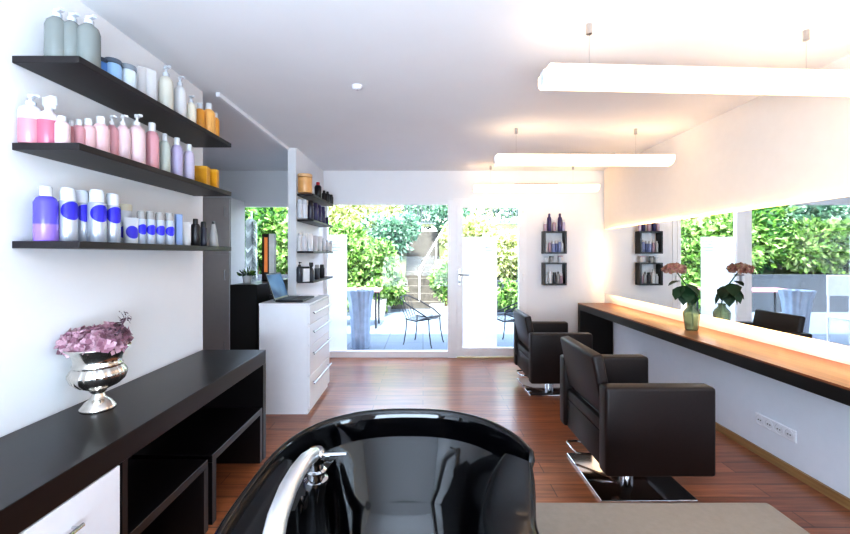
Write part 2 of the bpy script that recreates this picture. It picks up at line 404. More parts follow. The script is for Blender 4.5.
# ------------------------------------------------------------------ styling chairs
def make_chair(loc, label):
    t = thing('salon_chair', loc, label, 'chair', 'styling chairs before the long mirror')
    le = M['leather']
    for s in (-1, 1):
        y0, y1 = (.277, .377) if s > 0 else (-.377, -.277)
        MB().box(-.295, y0, .2, .31, y1, .69, .018, 3).build('armrest', le, t, smooth=True)
    MB().box(-.275, -.277, .2, .28, .277, .4, .012, 2).build('seat_base', le, t, smooth=True)
    MB().box(-.24, -.272, .4, .3, .272, .475, .025, 3).build('seat', le, t, smooth=True)
    MB().box(-.275, -.277, .4, -.235, .277, .47, .012, 2).build('back_panel', le, t, smooth=True)
    mt = Matrix.Translation((-.23, 0, .5)) @ Matrix.Rotation(math.radians(-11), 4, 'Y')
    MB().box(-.034, -.275, 0.0, .034, .275, .35, .018, 3, mtx=mt).build('backrest', le, t, smooth=True)
    MB().lathe([(0, 0), (.045, 0), (.045, .09), (.03, .09), (.03, .185), (.08, .185), (.08, .19), (0, .19)], (0, 0, .015), 28).build('pedestal', M['chrome'], t, smooth=True)
    MB().box(-.278, -.275, 0, .278, .275, .015, .004).build('base_plate', M['chrome'], t)
    MB().tube([(-.03, .06, .1), (-.2, .08, .1), (-.275, .1, .1), (-.285, .16, .1), (-.285, .25, .1), (-.27, .27, .1), (-.2, .27, .1), (-.05, .12, .1), (-.02, .03, .1)], .007).build('pump_bar', M['chrome'], t, smooth=True)
    return t
chair = make_chair((1.295, 2.56, 0), 'dark brown leather salon chair nearer the wash basin, seen before the counter')
c2 = copy_tree(chair); c2.location = (1.345, 4.27, 0)
c2['label'] = 'dark brown leather salon chair beside the glass door, behind the nearer one'
for ch in c2.children:
    if ch.name.split('.')[0] not in ('pedestal', 'base_plate', 'pump_bar'): ch.location.z -= .045
    elif ch.name.startswith('pedestal'): ch.scale.z = .78

# ------------------------------------------------------------------ wash basin
bx, by = -.0525, 1.02; ax, ay = .3725, .42; NE = 2.4
ba = thing('wash_basin', (bx, by, 0), 'glossy black backwash basin in front, on a dark pedestal', 'basin')
prof = [(.30, .40), (.5, .46), (.68, .56), (.82, .68), (.93, .79), (.985, .838), (1.0, .855), (.998, .862), (.99, .867), (.977, .868), (.963, .866), (.953, .858), (.943, .84), (.92, .78), (.89, .71), (.845, .635), (.78, .57), (.68, .52), (.55, .487), (.4, .468), (.2, .458), (.06, .455)]
def smooth(a, b, x):
    t = max(0, min(1, (x-a)/(b-a))); return t*t*(3-2*t)
bm = bmesh.new(); rings = []; NT = 144
def rim_drop(th, x, y):
    # neck cut-out on the +x side
    yy = y + by
    return smooth(.70, .80, yy)*(1-smooth(1.06, 1.12, yy))*smooth(.1, .2, x)
dense = []
for i in range(len(prof)-1):
    for k in range(3):
        t = k/3; dense.append((prof[i][0]*(1-t)+prof[i+1][0]*t, prof[i][1]*(1-t)+prof[i+1][1]*t, i >= 10))
dense.append((*prof[-1], True))
for (sc, z, inner) in dense:
    ring = []
    for k in range(NT):
        th = 2*PI*k/NT; c, s_ = math.cos(th), math.sin(th)
        ne = NE if s_ >= 0 else 4.0; rr = (abs(c)**ne + abs(s_)**ne)**(-1/ne)
        x, y = rr*c*ax*sc, rr*s_*ay*sc; zz = z
        if inner:
            edge = -.235 + .237*(y+by-1.09) - bx
            wgt = (1-smooth(edge-.006, edge+.008, x))*(1-smooth(.1, .14, y))
            if zz < .846: zz = zz*(1-wgt) + .846*wgt
        dr = rim_drop(th, x, y)
        if zz > .6: zz -= .19*dr*smooth(.6, .82, zz)
        x *= 1-.24*dr*smooth(.75, .9, sc)
        ring.append(bm.verts.new((x, y, zz)))
    rings.append(ring)
for a, b in zip(rings, rings[1:]):
    for k in range(NT): bm.faces.new((a[k], a[(k+1) % NT], b[(k+1) % NT], b[k]))
bm.faces.new(rings[0][::-1]); bm.faces.new(rings[-1])
mbb = MB(); mbb.bm.free(); mbb.bm = bm
mbb.build('bowl', M['glaze'], ba, smooth=60)
MB().lathe([(0, .457), (.028, .457), (.032, .463), (.02, .465), (.012, .461), (0, .461)], (0, 0, 0), 24).build('drain', M['chrome'], ba, smooth=True)
MB().lathe([(0, 0), (.24, 0), (.24, .02), (.17, .05), (.14, .1), (.11, .3), (.11, .40), (.09, .41), (0, .41)], (0, 0, 0), 32).build('pedestal', M['black'], ba, smooth=True)
# neck rest: thick rubber U over the cut-out
pts = []; rad = []
for i in range(25):
    t = i/24*2-1
    y = -.11 + .185*math.copysign(abs(t)**.8, t)
    z = .755 + .105*abs(t)**2.2
    pts.append((.312 - .06*(1-abs(t)**2), y, z)); rad.append(.072*(1-.45*abs(t)**5))
m = MB().tube(pts, rad, 18, flat=.55)
m.build('neck_rest', M['rubber'], ba, smooth=True)
fa = thing('basin_mixer', (-.27, 1.01, .846), 'chrome mixer tap with arched hand shower on the basin ledge', 'tap')
MB().lathe([(0, 0), (.03, 0), (.03, .008), (.022, .012), (.021, .022), (.026, .025), (.026, .03), (.019, .034), (.018, .055), (0, .055)], n=24).build('tap_base', M['chrome'], fa, smooth=True)
MB().lathe([(0, .05), (.021, .05), (.022, .058), (.022, .076), (.017, .083), (0, .084)], n=24).build('tap_head', M['chrome'], fa, smooth=True)
MB().tube([(.018, 0, .068), (.05, -.004, .071), (.078, -.006, .073)], .0048).build('lever', M['chrome'], fa, smooth=True)
MB().tube([(0, .012, .066), (-.003, -.02, .077), (-.008, -.06, .086), (-.01, -.12, .09), (-.01, -.18, .088), (-.006, -.25, .076), (.004, -.32, .05), (.02, -.38, .01)], [.014, .017, .018, .019, .0195, .02, .021, .022], 16).build('spout', mat('satin_chrome', '#f2f2f3', .3, .85), fa, smooth=True)
# shampoo bench
be = thing('shampoo_bench', (.8, 1.1, 0), 'taupe padded reclining bench running out from the wash basin', 'bench')
MB().box(-.44, -.38, .38, .475, .38, .51, .02, 4).build('seat', M['taupe'], be, smooth=True)
MB().box(-.38, -.3, .05, .38, .3, .38, .01).build('base', M['black'], be)
MB().box(-.42, -.34, 0, .42, .34, .05, .008).build('foot_plate', M['black'], be)

# ------------------------------------------------------------------ left sideboard
SX = -1.104; SZ = .75; SY1 = 2.81; SY0 = .25
sb = thing('sideboard', (XL+.01, SY0, 0), 'long dark wood sideboard with open bays along the left wall', 'sideboard')
wd = SX-(XL+.01); ln = SY1-SY0
MB().box(0, 0, SZ-.094, wd, ln, SZ, .002, 1).build('top', M['dark'], sb)
MB().box(0, ln-.045, 0, wd, ln, SZ-.094).build('end_panel', M['dark'], sb)
MB().box(0, 0, 0, wd, .045, SZ-.094).build('end_panel', M['dark'], sb)
MB().box(0, .045, .0, .015, ln-.045, SZ-.094).build('back_panel', M['black'], sb)
MB().box(.015, 1.472-SY0, 0, wd-.002, 1.498-SY0, SZ-.094).build('divider', M['dark'], sb)
def low_unit(y0, y1, label):
    t = thing('low_open_shelf', (XL+.03, y0, 0), label, 'shelf unit', 'low open units under the sideboard top')
    w = wd-.022; l = y1-y0
    MB().box(0, 0, .325, w, l, .365, .002, 1).build('top', M['dark'], t)
    for a in (0, l-.04): MB().box(0, a, 0, w, a+.04, .325).build('side', M['dark'], t)
    return t
low_unit(1.505, 2.06, 'low dark open unit under the sideboard, beside the white drawers')
low_unit(2.1, 2.755, 'low dark open unit under the far end of the sideboard')
dw = thing('drawer_unit', (XL+.03, .31, 0), 'white drawer unit with chrome handles under the sideboard', 'drawers')
MB().box(0, 0, .02, wd-.05, 1.155, .65).build('carcass', M['whitelac'], dw)
for k in range(2):
    for j in range(2):
        dr = MB().box(wd-.05, .577*k+.003, .02+.32*j, wd-.022, .577*k+.574, .02+.32*j+.31, .002, 1).build('drawer', M['whitelac'], dw)
        yc = .577*k+(.345 if k else .19)
        MB().tube([(wd-.03, yc-.03, .238+.32*j), (wd-.0, yc-.03, .238+.32*j)], .005).tube([(wd-.03, yc+.03, .238+.32*j), (wd-.0, yc+.03, .238+.32*j)], .005).tube([(wd-.0, yc-.045, .238+.32*j), (wd-.0, yc+.045, .238+.32*j)], .006).build('handle', M['chrome'], dr, smooth=True)

# urn with hydrangeas
ux, uy = -1.405, 1.73
def flute(a, z): return 1 + (.045*abs(math.sin(a*11)) if .085 < z < .19 else 0)
u = MB().lathe([(0, 0), (.062, 0), (.066, .006), (.065, .014), (.056, .022), (.049, .034), (.034, .046), (.026, .056), (.021, .072), (.03, .08), (.03, .086), (.044, .094), (.072, .108), (.092, .128), (.1, .15), (.1, .162), (.09, .18), (.084, .188), (.089, .193), (.089, .199), (.084, .206), (.087, .226), (.1, .25), (.117, .27), (.115, .274), (.095, .25), (.08, .22), (0, .21)], n=88, flute=flute)
tag(u.build('silver_urn', M['silver'], loc=(ux, uy, SZ), smooth=50), 'tarnished silver fluted footed urn on the dark sideboard', 'urn')
bq = thing('hydrangea_bouquet', (ux, uy, SZ+.27), 'dome of dried pink hydrangea blooms with a dark sprig, in the silver urn', 'flowers')
rng = random.Random(2)
for (c, r, n) in [((-.06, .0, .005), (.085, .075, .07), 130), ((.035, -.03, .01), (.08, .07, .075), 150), ((0, .05, .01), (.085, .07, .075), 120)]:
    m = MB(); florets(m, c, r, n, .026, rng, -.15); m.build('flower_head', PK, bq)
m = MB().tube([(.08, -.02, .02), (.12, -.035, .08), (.15, -.045, .13)], .003)
for i in range(60):
    t = rng.uniform(.3, 1.05); p = Vector((.08+.07*t, -.02-.025*t, .02+.115*t)) + Vector((rng.gauss(0, .01), rng.gauss(0, .01), rng.gauss(0, .01)))
    dd = Vector((rng.gauss(0, 1), rng.gauss(0, 1), rng.gauss(0, 1))).normalized()
    m.leaf(p, dd, dd.orthogonal(), .018, .01)
m.build('sprig', SP, bq)

# ------------------------------------------------------------------ wall shelves and products
ST = .027; SHY0, SHY1, SHX = 1.515, 2.72, -1.303
SHZ = {'top': 2.173, 'middle': 1.843, 'lowest': 1.47}
for k, z in SHZ.items():
    lab = {'top': 'topmost of three long dark wall shelves, over the sideboard', 'middle': 'middle one of three long dark wall shelves, over the sideboard',
           'lowest': 'lowest of three long dark wall shelves, over the sideboard'}[k]
    tag(MB().box(XL, SHY0, z-ST, SHX, SHY1, z, .0015, 1).build('wall_shelf', M['darkx']), lab, 'shelf', 'long dark shelves on the left wall')

WH = mat('white_plastic', '#dcdbdb', .3, var=.02)
CLR = mat('clear_cap_plastic', '#cfd2d8', .2, var=.02)
def facing(o, x, y): o.rotation_euler.z = math.atan2(-y, -x) + PI/2 + .45   # local -y towards the room's middle
def P_round(name, h, r, body, cap, kind):
    """bottle body with a part on top; base at origin"""
    if kind in ('pump', 'bigpump'):
        hb = h*(.8 if kind == 'pump' else .87)
        o = MB().lathe([(0, 0), (r*.92, 0), (r, r*.12), (r, hb*.8), (r*.86, hb*.9), (r*.5, hb*.97), (r*.34, hb), (0, hb)], n=20).build(name, body, smooth=35)
        MB().lathe([(r*.42, hb*.99), (r*.42, hb+h*.06), (r*.16, hb+h*.07), (r*.16, h*.93), (r*.3, h*.94), (r*.3, h), (0, h)], n=12).box(-.008, -r*1.0, h*.945, .008, 0, h*.985).build('pump', cap, o, smooth=35)
    elif kind == 'cap':
        hb = h*.82
        o = MB().lathe([(0, 0), (r*.92, 0), (r, r*.12), (r, hb*.86), (r*.8, hb*.96), (r*.55, hb), (0, hb)], n=20).build(name, body, smooth=35)
        MB().lathe([(r*.52, hb), (r*.52, h*.98), (r*.46, h), (0, h)], n=14).build('cap', cap, o, smooth=35)
    elif kind == 'can':
        hb = h*.76
        o = MB().lathe([(0, 0), (r*.95, 0), (r, r*.1), (r, hb*.96), (r*.86, hb), (0, hb)], n=22).build(name, body, smooth=35)
        MB().lathe([(r*.8, hb), (r*.78, h*.95), (r*.66, h), (0, h)], n=18).build('cap', cap, o, smooth=35)
    elif kind == 'jar':
        hb = h*.84
        o = MB().lathe([(0, 0), (r*.95, 0), (r, r*.1), (r, hb*.95), (r*.9, hb), (0, hb)], n=22).build(name, body, smooth=35)
        MB().lathe([(r*1.03, hb), (r*1.03, h*.97), (r*.96, h), (0, h)], n=22).build('lid', cap, o, smooth=35)
    elif kind == 'tube':
        hb = h*.14
        m = MB(); n = 18; rows = []
        for t in (0, .25, .5, .75, 1):
            z = hb + (h-hb)*t
            rows.append([m.bm.verts.new((r*(1+.15*t)*math.cos(2*PI*i/n), r*(1-t*.93)*math.sin(2*PI*i/n), z)) for i in range(n)])
        for a, b in zip(rows, rows[1:]):
            for i in range(n): m.bm.faces.new((a[i], a[(i+1) % n], b[(i+1) % n], b[i]))
        m.bm.faces.new(rows[0][::-1]); m.bm.faces.new(rows[-1])
        o = m.build(name, body, smooth=35)
        MB().lathe([(0, 0), (r*.9, 0), (r*.95, hb), (0, hb)], n=16).build('cap', cap, o, smooth=35)
    elif kind == 'cone':
        o = MB().lathe([(0, 0), (r, 0), (r, h*.08), (r*.8, h*.5), (r*.45, h*.85), (r*.3, h*.92), (0, h*.92)], n=18).build(name, body, smooth=35)
        MB().lathe([(r*.34, h*.88), (r*.34, h), (0, h)], n=12).build('cap', cap, o, smooth=35)
    elif kind == 'spray':
        hb = h*.74
        o = MB().lathe([(0, 0), (r*.92, 0), (r, r*.12), (r, hb*.7), (r*.75, hb*.88), (r*.4, hb*.96), (r*.36, hb), (0, hb)], n=20).build(name, body, smooth=35)
        MB().lathe([(r*.42, hb), (r*.42, hb+h*.07), (0, hb+h*.07)], n=12).box(-.011, -r*1.0, hb+h*.07, .011, r*.7, h, .004).box(-.006, -r*.9, hb+h*.0, .006, -r*.7, hb+h*.1).build('trigger', cap, o, smooth=35)
    elif kind == 'box':
        o = MB().box(-r, -r*.7, 0, r, r*.7, h, .002, 1).build(name, body)
        MB().box(-r*1.01, -r*.71, h*.86, r*1.01, r*.71, h*1.004, .002, 1).build('lid', cap, o)
    return o
NAME = {'pump': 'pump_bottle', 'bigpump': 'pump_bottle', 'cap': 'care_bottle', 'can': 'spray_can', 'jar': 'cream_jar', 'tube': 'cream_tube', 'cone': 'styling_bottle', 'spray': 'trigger_bottle', 'box': 'product_box'}
CAT = {'pump': 'bottle', 'bigpump': 'bottle', 'cap': 'bottle', 'can': 'spray can', 'jar': 'jar', 'tube': 'tube', 'cone': 'bottle', 'spray': 'bottle', 'box': 'box'}
def put(kind, x, y, z, h, r, body, cap, label, group, rz=None):
    o = P_round(NAME[kind], h, r, body, cap, kind); o.location = (x, y, z)
    if rz is None: facing(o, x, y)
    else: o.rotation_euler.z = rz
    return tag(o, label, CAT[kind], group)
def c_(name, col, rough=.3): return mat(name, col, rough, var=.03)
grey_sh = c_('grey_shampoo', '#858a87', .12); capg = c_('dark_grey_cap', '#4c5058')
ORD = ['first', 'second', 'third', 'fourth', 'fifth', 'sixth', 'seventh', 'eighth', 'ninth', 'tenth', 'eleventh', 'twelfth']
def row(shelf, items, group):
    z = SHZ[shelf]
    for (px, x, kind, h, r, body, cap, label) in items:
        y = F*x/(px-CX)
        put(kind, x, y, z, h, r, body, cap, label, group)
org = c_('orange_shampoo', '#e09a3c'); orgl = c_('pale_orange', '#efb669'); cream = c_('cream_shampoo', '#ece4d2'); ivory = c_('ivory_plastic', '#d9d5c8')
row('top', [
    (57, -1.475, 'bigpump', .232, .0385, grey_sh, CLR, 'big grey pump bottle at the near end of the top shelf, closest to the wall'),
    (72, -1.44, 'bigpump', .232, .0385, grey_sh, CLR, 'big grey pump bottle, middle of the three on the top shelf'),
    (89, -1.385, 'bigpump', .232, .0395, grey_sh, CLR, 'big grey pump bottle by the top shelf edge, next to the blue jar'),
    (101, -1.44, 'jar', .12, .03, c_('mid_blue', '#5f95d8'), c_('navy_lid', '#3f4a5e'), 'mid blue jar with dark lid on the top shelf'),
    (113, -1.41, 'jar', .13, .033, c_('light_blue', '#a9cdf0'), c_('slate_lid', '#5c6674'), 'light blue jar with dark lid on the top shelf'),
    (128, -1.40, 'jar', .14, .034, c_('icy_white', '#dfe7ec'), c_('pale_slate_lid', '#8d969e'), 'icy white jar with grey band on the top shelf'),
    (142, -1.43, 'tube', .2, .02, WH, CLR, 'slim white tube beside the icy white jar, first of the pair'),
    (151, -1.41, 'tube', .205, .026, WH, CLR, 'wider white tube beside the tall white pump bottles, top shelf'),
    (166, -1.40, 'pump', .27, .036, ivory, CLR, 'tall ivory pump bottle next to the white tubes, top shelf'),
    (180, -1.40, 'pump', .27, .034, WH, CLR, 'tall white pump bottle next to the small cream one, top shelf'),
    (191, -1.39, 'pump', .195, .029, cream, CLR, 'small cream pump bottle beside the orange bottles, top shelf'),
    (200, -1.41, 'cap', .2, .03, org, CLR, 'deep orange bottle behind two others, top shelf far end'),
    (209, -1.39, 'cap', .225, .037, orgl, WH, 'large light orange bottle with white cap, top shelf far end'),
    (215.5, -1.37, 'cap', .18, .024, org, WH, 'small orange bottle at the very far end of the top shelf'),
], 'hair products on the topmost shelf')
pkA = mat_split('pink_liquid_clear', '#c58b96', '#dcd8dc', .62); pkB = mat_split('rose_liquid_clear', '#b5667c', '#dcd2d7', .68)
pk1 = c_('pale_pink', '#dfb9ba'); pk2 = c_('soft_pink', '#d89fa6'); pk3 = c_('blush', '#e2c6c8'); pk4 = c_('salmon_pink', '#cf8a8e'); sage = c_('sage_grey', '#c3c9bf'); lil = c_('pale_lilac', '#c6bcd0'); lil2 = c_('lilac', '#b9aecb'); amb = c_('amber_box', '#d99a25'); amb2 = c_('amber_lid', '#e3ab3d')
row('middle', [
    (31, -1.512, 'pump', .19, .038, pkA, CLR, 'pump bottle half full of pink liquid at the near end of the middle shelf'),
    (49, -1.46, 'spray', .19, .036, pkB, CLR, 'trigger bottle of deep rose liquid on the middle shelf'),
    (62, -1.42, 'cap', .12, .026, pk3, WH, 'short blush bottle right beside the rose trigger bottle'),
    (71.5, -1.46, 'cap', .13, .02, pk4, WH, 'thin salmon bottle behind the short blush one, middle shelf'),
    (79, -1.44, 'cap', .14, .022, pk2, WH, 'small soft pink bottle after the thin salmon one, middle shelf'),
    (88.5, -1.43, 'cap', .155, .028, pk1, WH, 'pale pink bottle left of the wide pale pink one, middle shelf'),
    (101, -1.41, 'cap', .178, .032, pk1, WH, 'wide pale pink bottle before the dull pink one, middle shelf'),
    (112, -1.43, 'pump', .215, .026, pk2, WH, 'slim dull pink pump bottle, middle shelf'),
    (123, -1.41, 'pump', .23, .03, pk3, WH, 'blush pump bottle beside the tallest pale one, middle shelf'),
    (137, -1.39, 'pump', .255, .036, pk3, WH, 'tallest and widest blush pump bottle at the middle of the middle shelf'),
    (152, -1.39, 'cap', .25, .032, pk2, WH, 'tall soft pink bottle with white cap next to the sage one'),
    (164.5, -1.40, 'cap', .23, .028, sage, WH, 'sage grey bottle between the pink and lilac bottles'),
    (177, -1.39, 'cap', .235, .03, lil2, WH, 'lilac bottle next to the sage grey one'),
    (189, -1.38, 'cap', .225, .029, lil, WH, 'pale lilac bottle next to the amber boxes'),
], 'hair products on the middle shelf')
put('box', -1.40, F*-1.40/(201.5-CX), SHZ['middle'], .13, .042, amb, amb2, 'larger amber box beside the pale lilac bottle', 'hair products on the middle shelf', .1)
put('box', -1.37, F*-1.37/(213.5-CX), SHZ['middle'], .13, .027, amb, amb2, 'narrow amber box at the far end of the middle shelf', 'hair products on the middle shelf', .1)
pur = mat_split('purple_shampoo', '#9a7ad0', '#5f55cc', .38); can = mat_dot('silver_can_blue_spot', '#b9bdc6', '#3b36cf', .125, .037, .032, .25, .3)
can2 = mat_dot('small_can_blue_spot', '#bcc3d0', '#2d2ce0', .075, .026, .024, .3); tub = mat_dot('white_tub_blue_spot', '#d8dae0', '#3b36cf', .06, .034, .03, .3)
bluew = c_('steel_blue', '#8fa6cf'); blk = c_('black_plastic', '#17161a'); slv = c_('silver_plastic', '#a9a6a4', .2); creamlid = c_('cream_lid', '#ddd6c0')
row('lowest', [
    (46, -1.475, 'cap', .215, .038, pur, CLR, 'purple bottle with clear cap at the near end of the lowest shelf'),
    (68, -1.44, 'can', .218, .032, can, CLR, 'silver can with blue spot next to the purple bottle'),
    (82, -1.46, 'can', .222, .03, can, CLR, 'silver can with blue spot, second after the purple bottle'),
    (97, -1.41, 'can', .228, .034, can, CLR, 'widest silver can with blue spot, nearest the shelf edge'),
    (112.5, -1.40, 'can', .222, .031, can, CLR, 'silver can with blue spot beside the cream lidded jar'),
    (123.5, -1.50, 'jar', .20, .035, tub, creamlid, 'tall white jar with cream lid behind the silver cans'),
    (131, -1.43, 'tube', .13, .03, tub, WH, 'white tube with blue spot between the silver cans and short cans'),
    (141, -1.42, 'can', .168, .023, can2, slv, 'short spotted can, first of the row of four on the lowest shelf'),
    (150, -1.41, 'can', .17, .024, can2, slv, 'short spotted can, second of the row of four on the lowest shelf'),
    (159.5, -1.40, 'can', .172, .025, can2, slv, 'short spotted can, third of the row of four on the lowest shelf'),
    (169, -1.39, 'can', .175, .026, can2, slv, 'short spotted can, last of the row of four on the lowest shelf'),
    (178.5, -1.38, 'box', .175, .017, bluew, bluew, 'slim steel blue box next to the short spotted cans'),
    (186, -1.40, 'tube', .14, .026, WH, WH, 'white tube between the blue box and the black bottles'),
    (195.5, -1.38, 'cap', .165, .027, blk, blk, 'wider black bottle on the lowest shelf'),
    (203.5, -1.38, 'can', .155, .02, c_('black_blue_can', '#2a2a3a'), blk, 'slim black can beside the wider black bottle'),
    (213.5, -1.38, 'cone', .165, .029, slv, blk, 'silver cone shaped bottle at the far end of the lowest shelf'),
], 'hair products on the lowest shelf')

# ------------------------------------------------------------------ partition shelves
PS = [2.08, 1.80, 1.455, 1.13]; PN = ['top', 'second', 'third', 'bottom']
for z, nme in zip(PS, PN):
    tag(MB().box(PX, 4.35, z-.022, PX+.178, 5.3, z, .001, 1).build('partition_shelf', M['darkx']), f'{nme} one of four short dark shelves on the white partition', 'shelf', 'short dark shelves on the partition')
def prow(k, items, group):
    for (px, x, kind, h, r, body, cap, label) in items:
        y = F*x/(px-CX)
        put(kind, x, y, PS[k], h, r, body, cap, label, group)
purd = c_('dark_purple', '#342a5c'); red = c_('red_cap', '#c8323a'); whg = c_('silver_white', '#d6d6da')
prow(0, [
    (305, -1.27, 'jar', .2, .075, c_('peach_jar', '#e8b070'), c_('peach_lid', '#f0c694'), 'large peach jar on the top partition shelf'),
    (318, -1.24, 'cap', .19, .04, blk, red, 'black bottle with red cap on the top partition shelf'),
    (324, -1.26, 'cap', .15, .03, blk, blk, 'black bottle just behind the red capped one'),
    (327.5, -1.22, 'cap', .14, .03, blk, blk, 'small black bottle, second last on the top partition shelf'),
    (331, -1.205, 'can', .12, .03, blk, blk, 'short black can at the far end of the top partition shelf'),
], 'products on the top partition shelf')
prow(1, [
    (300, -1.30, 'can', .2, .03, whg, CLR, 'silver white can closest to the partition edge, second partition shelf'),
    (304.5, -1.26, 'can', .2, .032, whg, CLR, 'silver white can beside the dark purple bottles'),
    (310.5, -1.22, 'can', .2, .033, c_('near_black_purple', '#221c34'), blk, 'almost black can, second partition shelf'),
    (315.5, -1.23, 'can', .205, .032, purd, purd, 'dark purple can, first of three on the second partition shelf'),
    (319.5, -1.23, 'can', .205, .03, purd, purd, 'dark purple can, middle of three on the second partition shelf'),
    (323, -1.23, 'can', .205, .03, purd, purd, 'dark purple can, last of three on the second partition shelf'),
    (327, -1.24, 'cap', .12, .02, purd, WH, 'thin small purple bottle on the second partition shelf'),
], 'products on the second partition shelf')
prow(2, [
    (299.5, -1.31, 'cap', .19, .028, WH, CLR, 'white bottle nearest on the third partition shelf'),
    (304, -1.27, 'cap', .19, .028, whg, WH, 'silvery bottle, second on the third partition shelf'),
    (310, -1.23, 'tube', .19, .03, WH, CLR, 'white tube, third on the third partition shelf'),
    (315, -1.24, 'tube', .18, .03, whg, WH, 'grey white tube, fourth on the third partition shelf'),
    (319.5, -1.24, 'tube', .18, .028, WH, WH, 'white tube, fifth on the third partition shelf'),
    (323.5, -1.24, 'cap', .17, .026, whg, WH, 'silvery bottle, sixth on the third partition shelf'),
    (327.5, -1.24, 'cap', .15, .025, WH, CLR, 'short white bottle, seventh on the third partition shelf'),
    (330.5, -1.21, 'cap', .15, .025, WH, CLR, 'short white bottle at the far end of the third partition shelf'),
], 'products on the third partition shelf')
dkg = c_('charcoal_plastic', '#3f4248')
prow(3, [
    (299.5, -1.30, 'pump', .21, .032, dkg, blk, 'charcoal pump bottle nearest on the bottom partition shelf'),
    (305.5, -1.25, 'box', .16, .036, c_('white_label', '#e6e6e6'), blk, 'white fronted box with black lid on the bottom partition shelf'),
    (311, -1.23, 'spray', .2, .034, dkg, blk, 'charcoal trigger bottle on the bottom partition shelf'),
    (317, -1.23, 'can', .17, .03, dkg, slv, 'charcoal can with silver cap on the bottom partition shelf'),
    (322, -1.24, 'can', .165, .032, blk, blk, 'black can at the far end of the bottom partition shelf'),
], 'products on the bottom partition shelf')

# ------------------------------------------------------------------ back wall cube shelves
def cube_shelf(zc, label):
    t = thing('cube_shelf', (1.78, YB, zc), label, 'shelf', 'black cube shelves on the back wall')
    a, th, dp = .152, .02, .13
    MB().box(-a, -dp, -a, -a+th, 0, a).build('side', M['black'], t); MB().box(a-th, -dp, -a, a, 0, a).build('side', M['black'], t)
    MB().box(-a+th, -dp, a-th, a-th, 0, a).build('top', M['black'], t); MB().box(-a+th, -dp, -a, a-th, 0, -a+th).build('bottom', M['black'], t)
cube_shelf(1.58, 'upper black cube shelf on the wall right of the door'); cube_shelf(1.155, 'lower black cube shelf on the wall right of the door')
yy = YB-.065
def brow(z, items, group):
    for (x, kind, h, r, body, cap, label) in items: put(kind, x, yy, z, h, r, body, cap, label, group, 0.)
mauve = c_('mauve_plastic', '#b59aa8'); bl2 = c_('dusty_blue', '#8c93b8')
brow(1.733, [
    (1.66, 'can', .13, .022, mauve, WH, 'short mauve can atop the upper cube shelf, outermost'),
    (1.715, 'cap', .24, .027, purd, purd, 'tall dark purple bottle atop the upper cube shelf, nearer the door'),
    (1.78, 'cap', .15, .025, mauve, WH, 'mauve bottle between the two tall purple ones'),
    (1.86, 'cap', .24, .028, purd, purd, 'tall dark purple bottle atop the upper cube shelf, nearer the mirror'),
    (1.908, 'can', .16, .022, lil2, WH, 'lilac can atop the upper cube shelf at its mirror end'),
], 'products on top of the upper cube shelf')
brow(1.449, [
    (1.672, 'cap', .15, .018, whg, WH, 'silvery bottle inside the upper cube shelf, door side'),
    (1.72, 'cap', .16, .02, mauve, WH, 'mauve bottle inside the upper cube shelf'),
    (1.77, 'can', .15, .022, bl2, WH, 'dusty blue can at the middle of the upper cube shelf'),
    (1.812, 'can', .155, .022, c_('denim', '#5f6a96'), WH, 'denim blue can inside the upper cube shelf'),
    (1.857, 'cap', .17, .021, bl2, WH, 'dusty blue bottle inside the upper cube shelf'),
    (1.893, 'cap', .15, .018, whg, slv, 'thin silvery bottle inside the upper cube shelf, mirror side'),
], 'products inside the upper cube shelf')
brow(1.308, [
    (1.68, 'jar', .07, .026, WH, CLR, 'white jar atop the lower cube shelf at the door side'),
    (1.745, 'jar', .085, .03, slv, dkg, 'grey jar with dark lid atop the lower cube shelf'),
    (1.865, 'jar', .09, .033, whg, mauve, 'silvery jar with mauve lid atop the lower cube shelf'),
], 'jars on top of the lower cube shelf')
brow(1.024, [
    (1.672, 'cap', .13, .02, whg, WH, 'silvery bottle inside the lower cube shelf, door side'),
    (1.725, 'cap', .19, .027, WH, WH, 'tall white bottle inside the lower cube shelf'),
    (1.785, 'can', .15, .022, dkg, blk, 'charcoal can inside the lower cube shelf'),
    (1.835, 'cap', .16, .021, slv, dkg, 'grey bottle inside the lower cube shelf'),
    (1.88, 'can', .14, .022, mauve, WH, 'mauve can inside the lower cube shelf, mirror side'),
], 'products inside the lower cube shelf')

# ------------------------------------------------------------------ reception area
cab = thing('drawer_cabinet', (-1.455, 3.55, 0), 'tall white drawer cabinet with steel bar handles at the partition end', 'cabinet')
CW, CD, CH = .45, .75, .985
MB().box(0, 0, 0, CW-.02, CD, CH-.02).build('carcass', M['whitelac'], cab)
MB().box(-.003, -.004, CH-.02, CW, CD, CH, .002, 1).build('top', M['whitelac'], cab)
for (z0, z1) in [(.05, .33), (.335, .595), (.6, .79), (.795, .96)]:
    dr = MB().box(CW-.02, .004, z0, CW, CD-.004, z1, .002, 1).build('drawer', M['whitelac'], cab)
    zz = z1-.07
    MB().tube([(CW, .1, zz), (CW+.03, .1, zz)], .005).tube([(CW, CD-.1, zz), (CW+.03, CD-.1, zz)], .005).tube([(CW+.03, .04, zz), (CW+.03, CD-.04, zz)], .007).build('handle', M['steel'], dr, smooth=True)
lp = thing('laptop', (-1.335, 3.8, CH), 'open black laptop with blue lit screen on the white cabinet', 'laptop')
dkp = mat('dark_laptop_plastic', '#15161a', .35)
MB().box(0, -.19, .004, .25, .19, .02, .004).build('keyboard_deck', dkp, lp)
MB().box(.02, -.165, .02, .14, .165, .023).build('keys', mat('key_black', '#26272c', .5), lp)
mt = Matrix.Translation((0, 0, .018)) @ Matrix.Rotation(math.radians(-19), 4, 'Y')
lid = MB().box(-.012, -.19, 0, -.002, .19, .255, .003, 2, mtx=mt).build('screen_lid', dkp, lp)
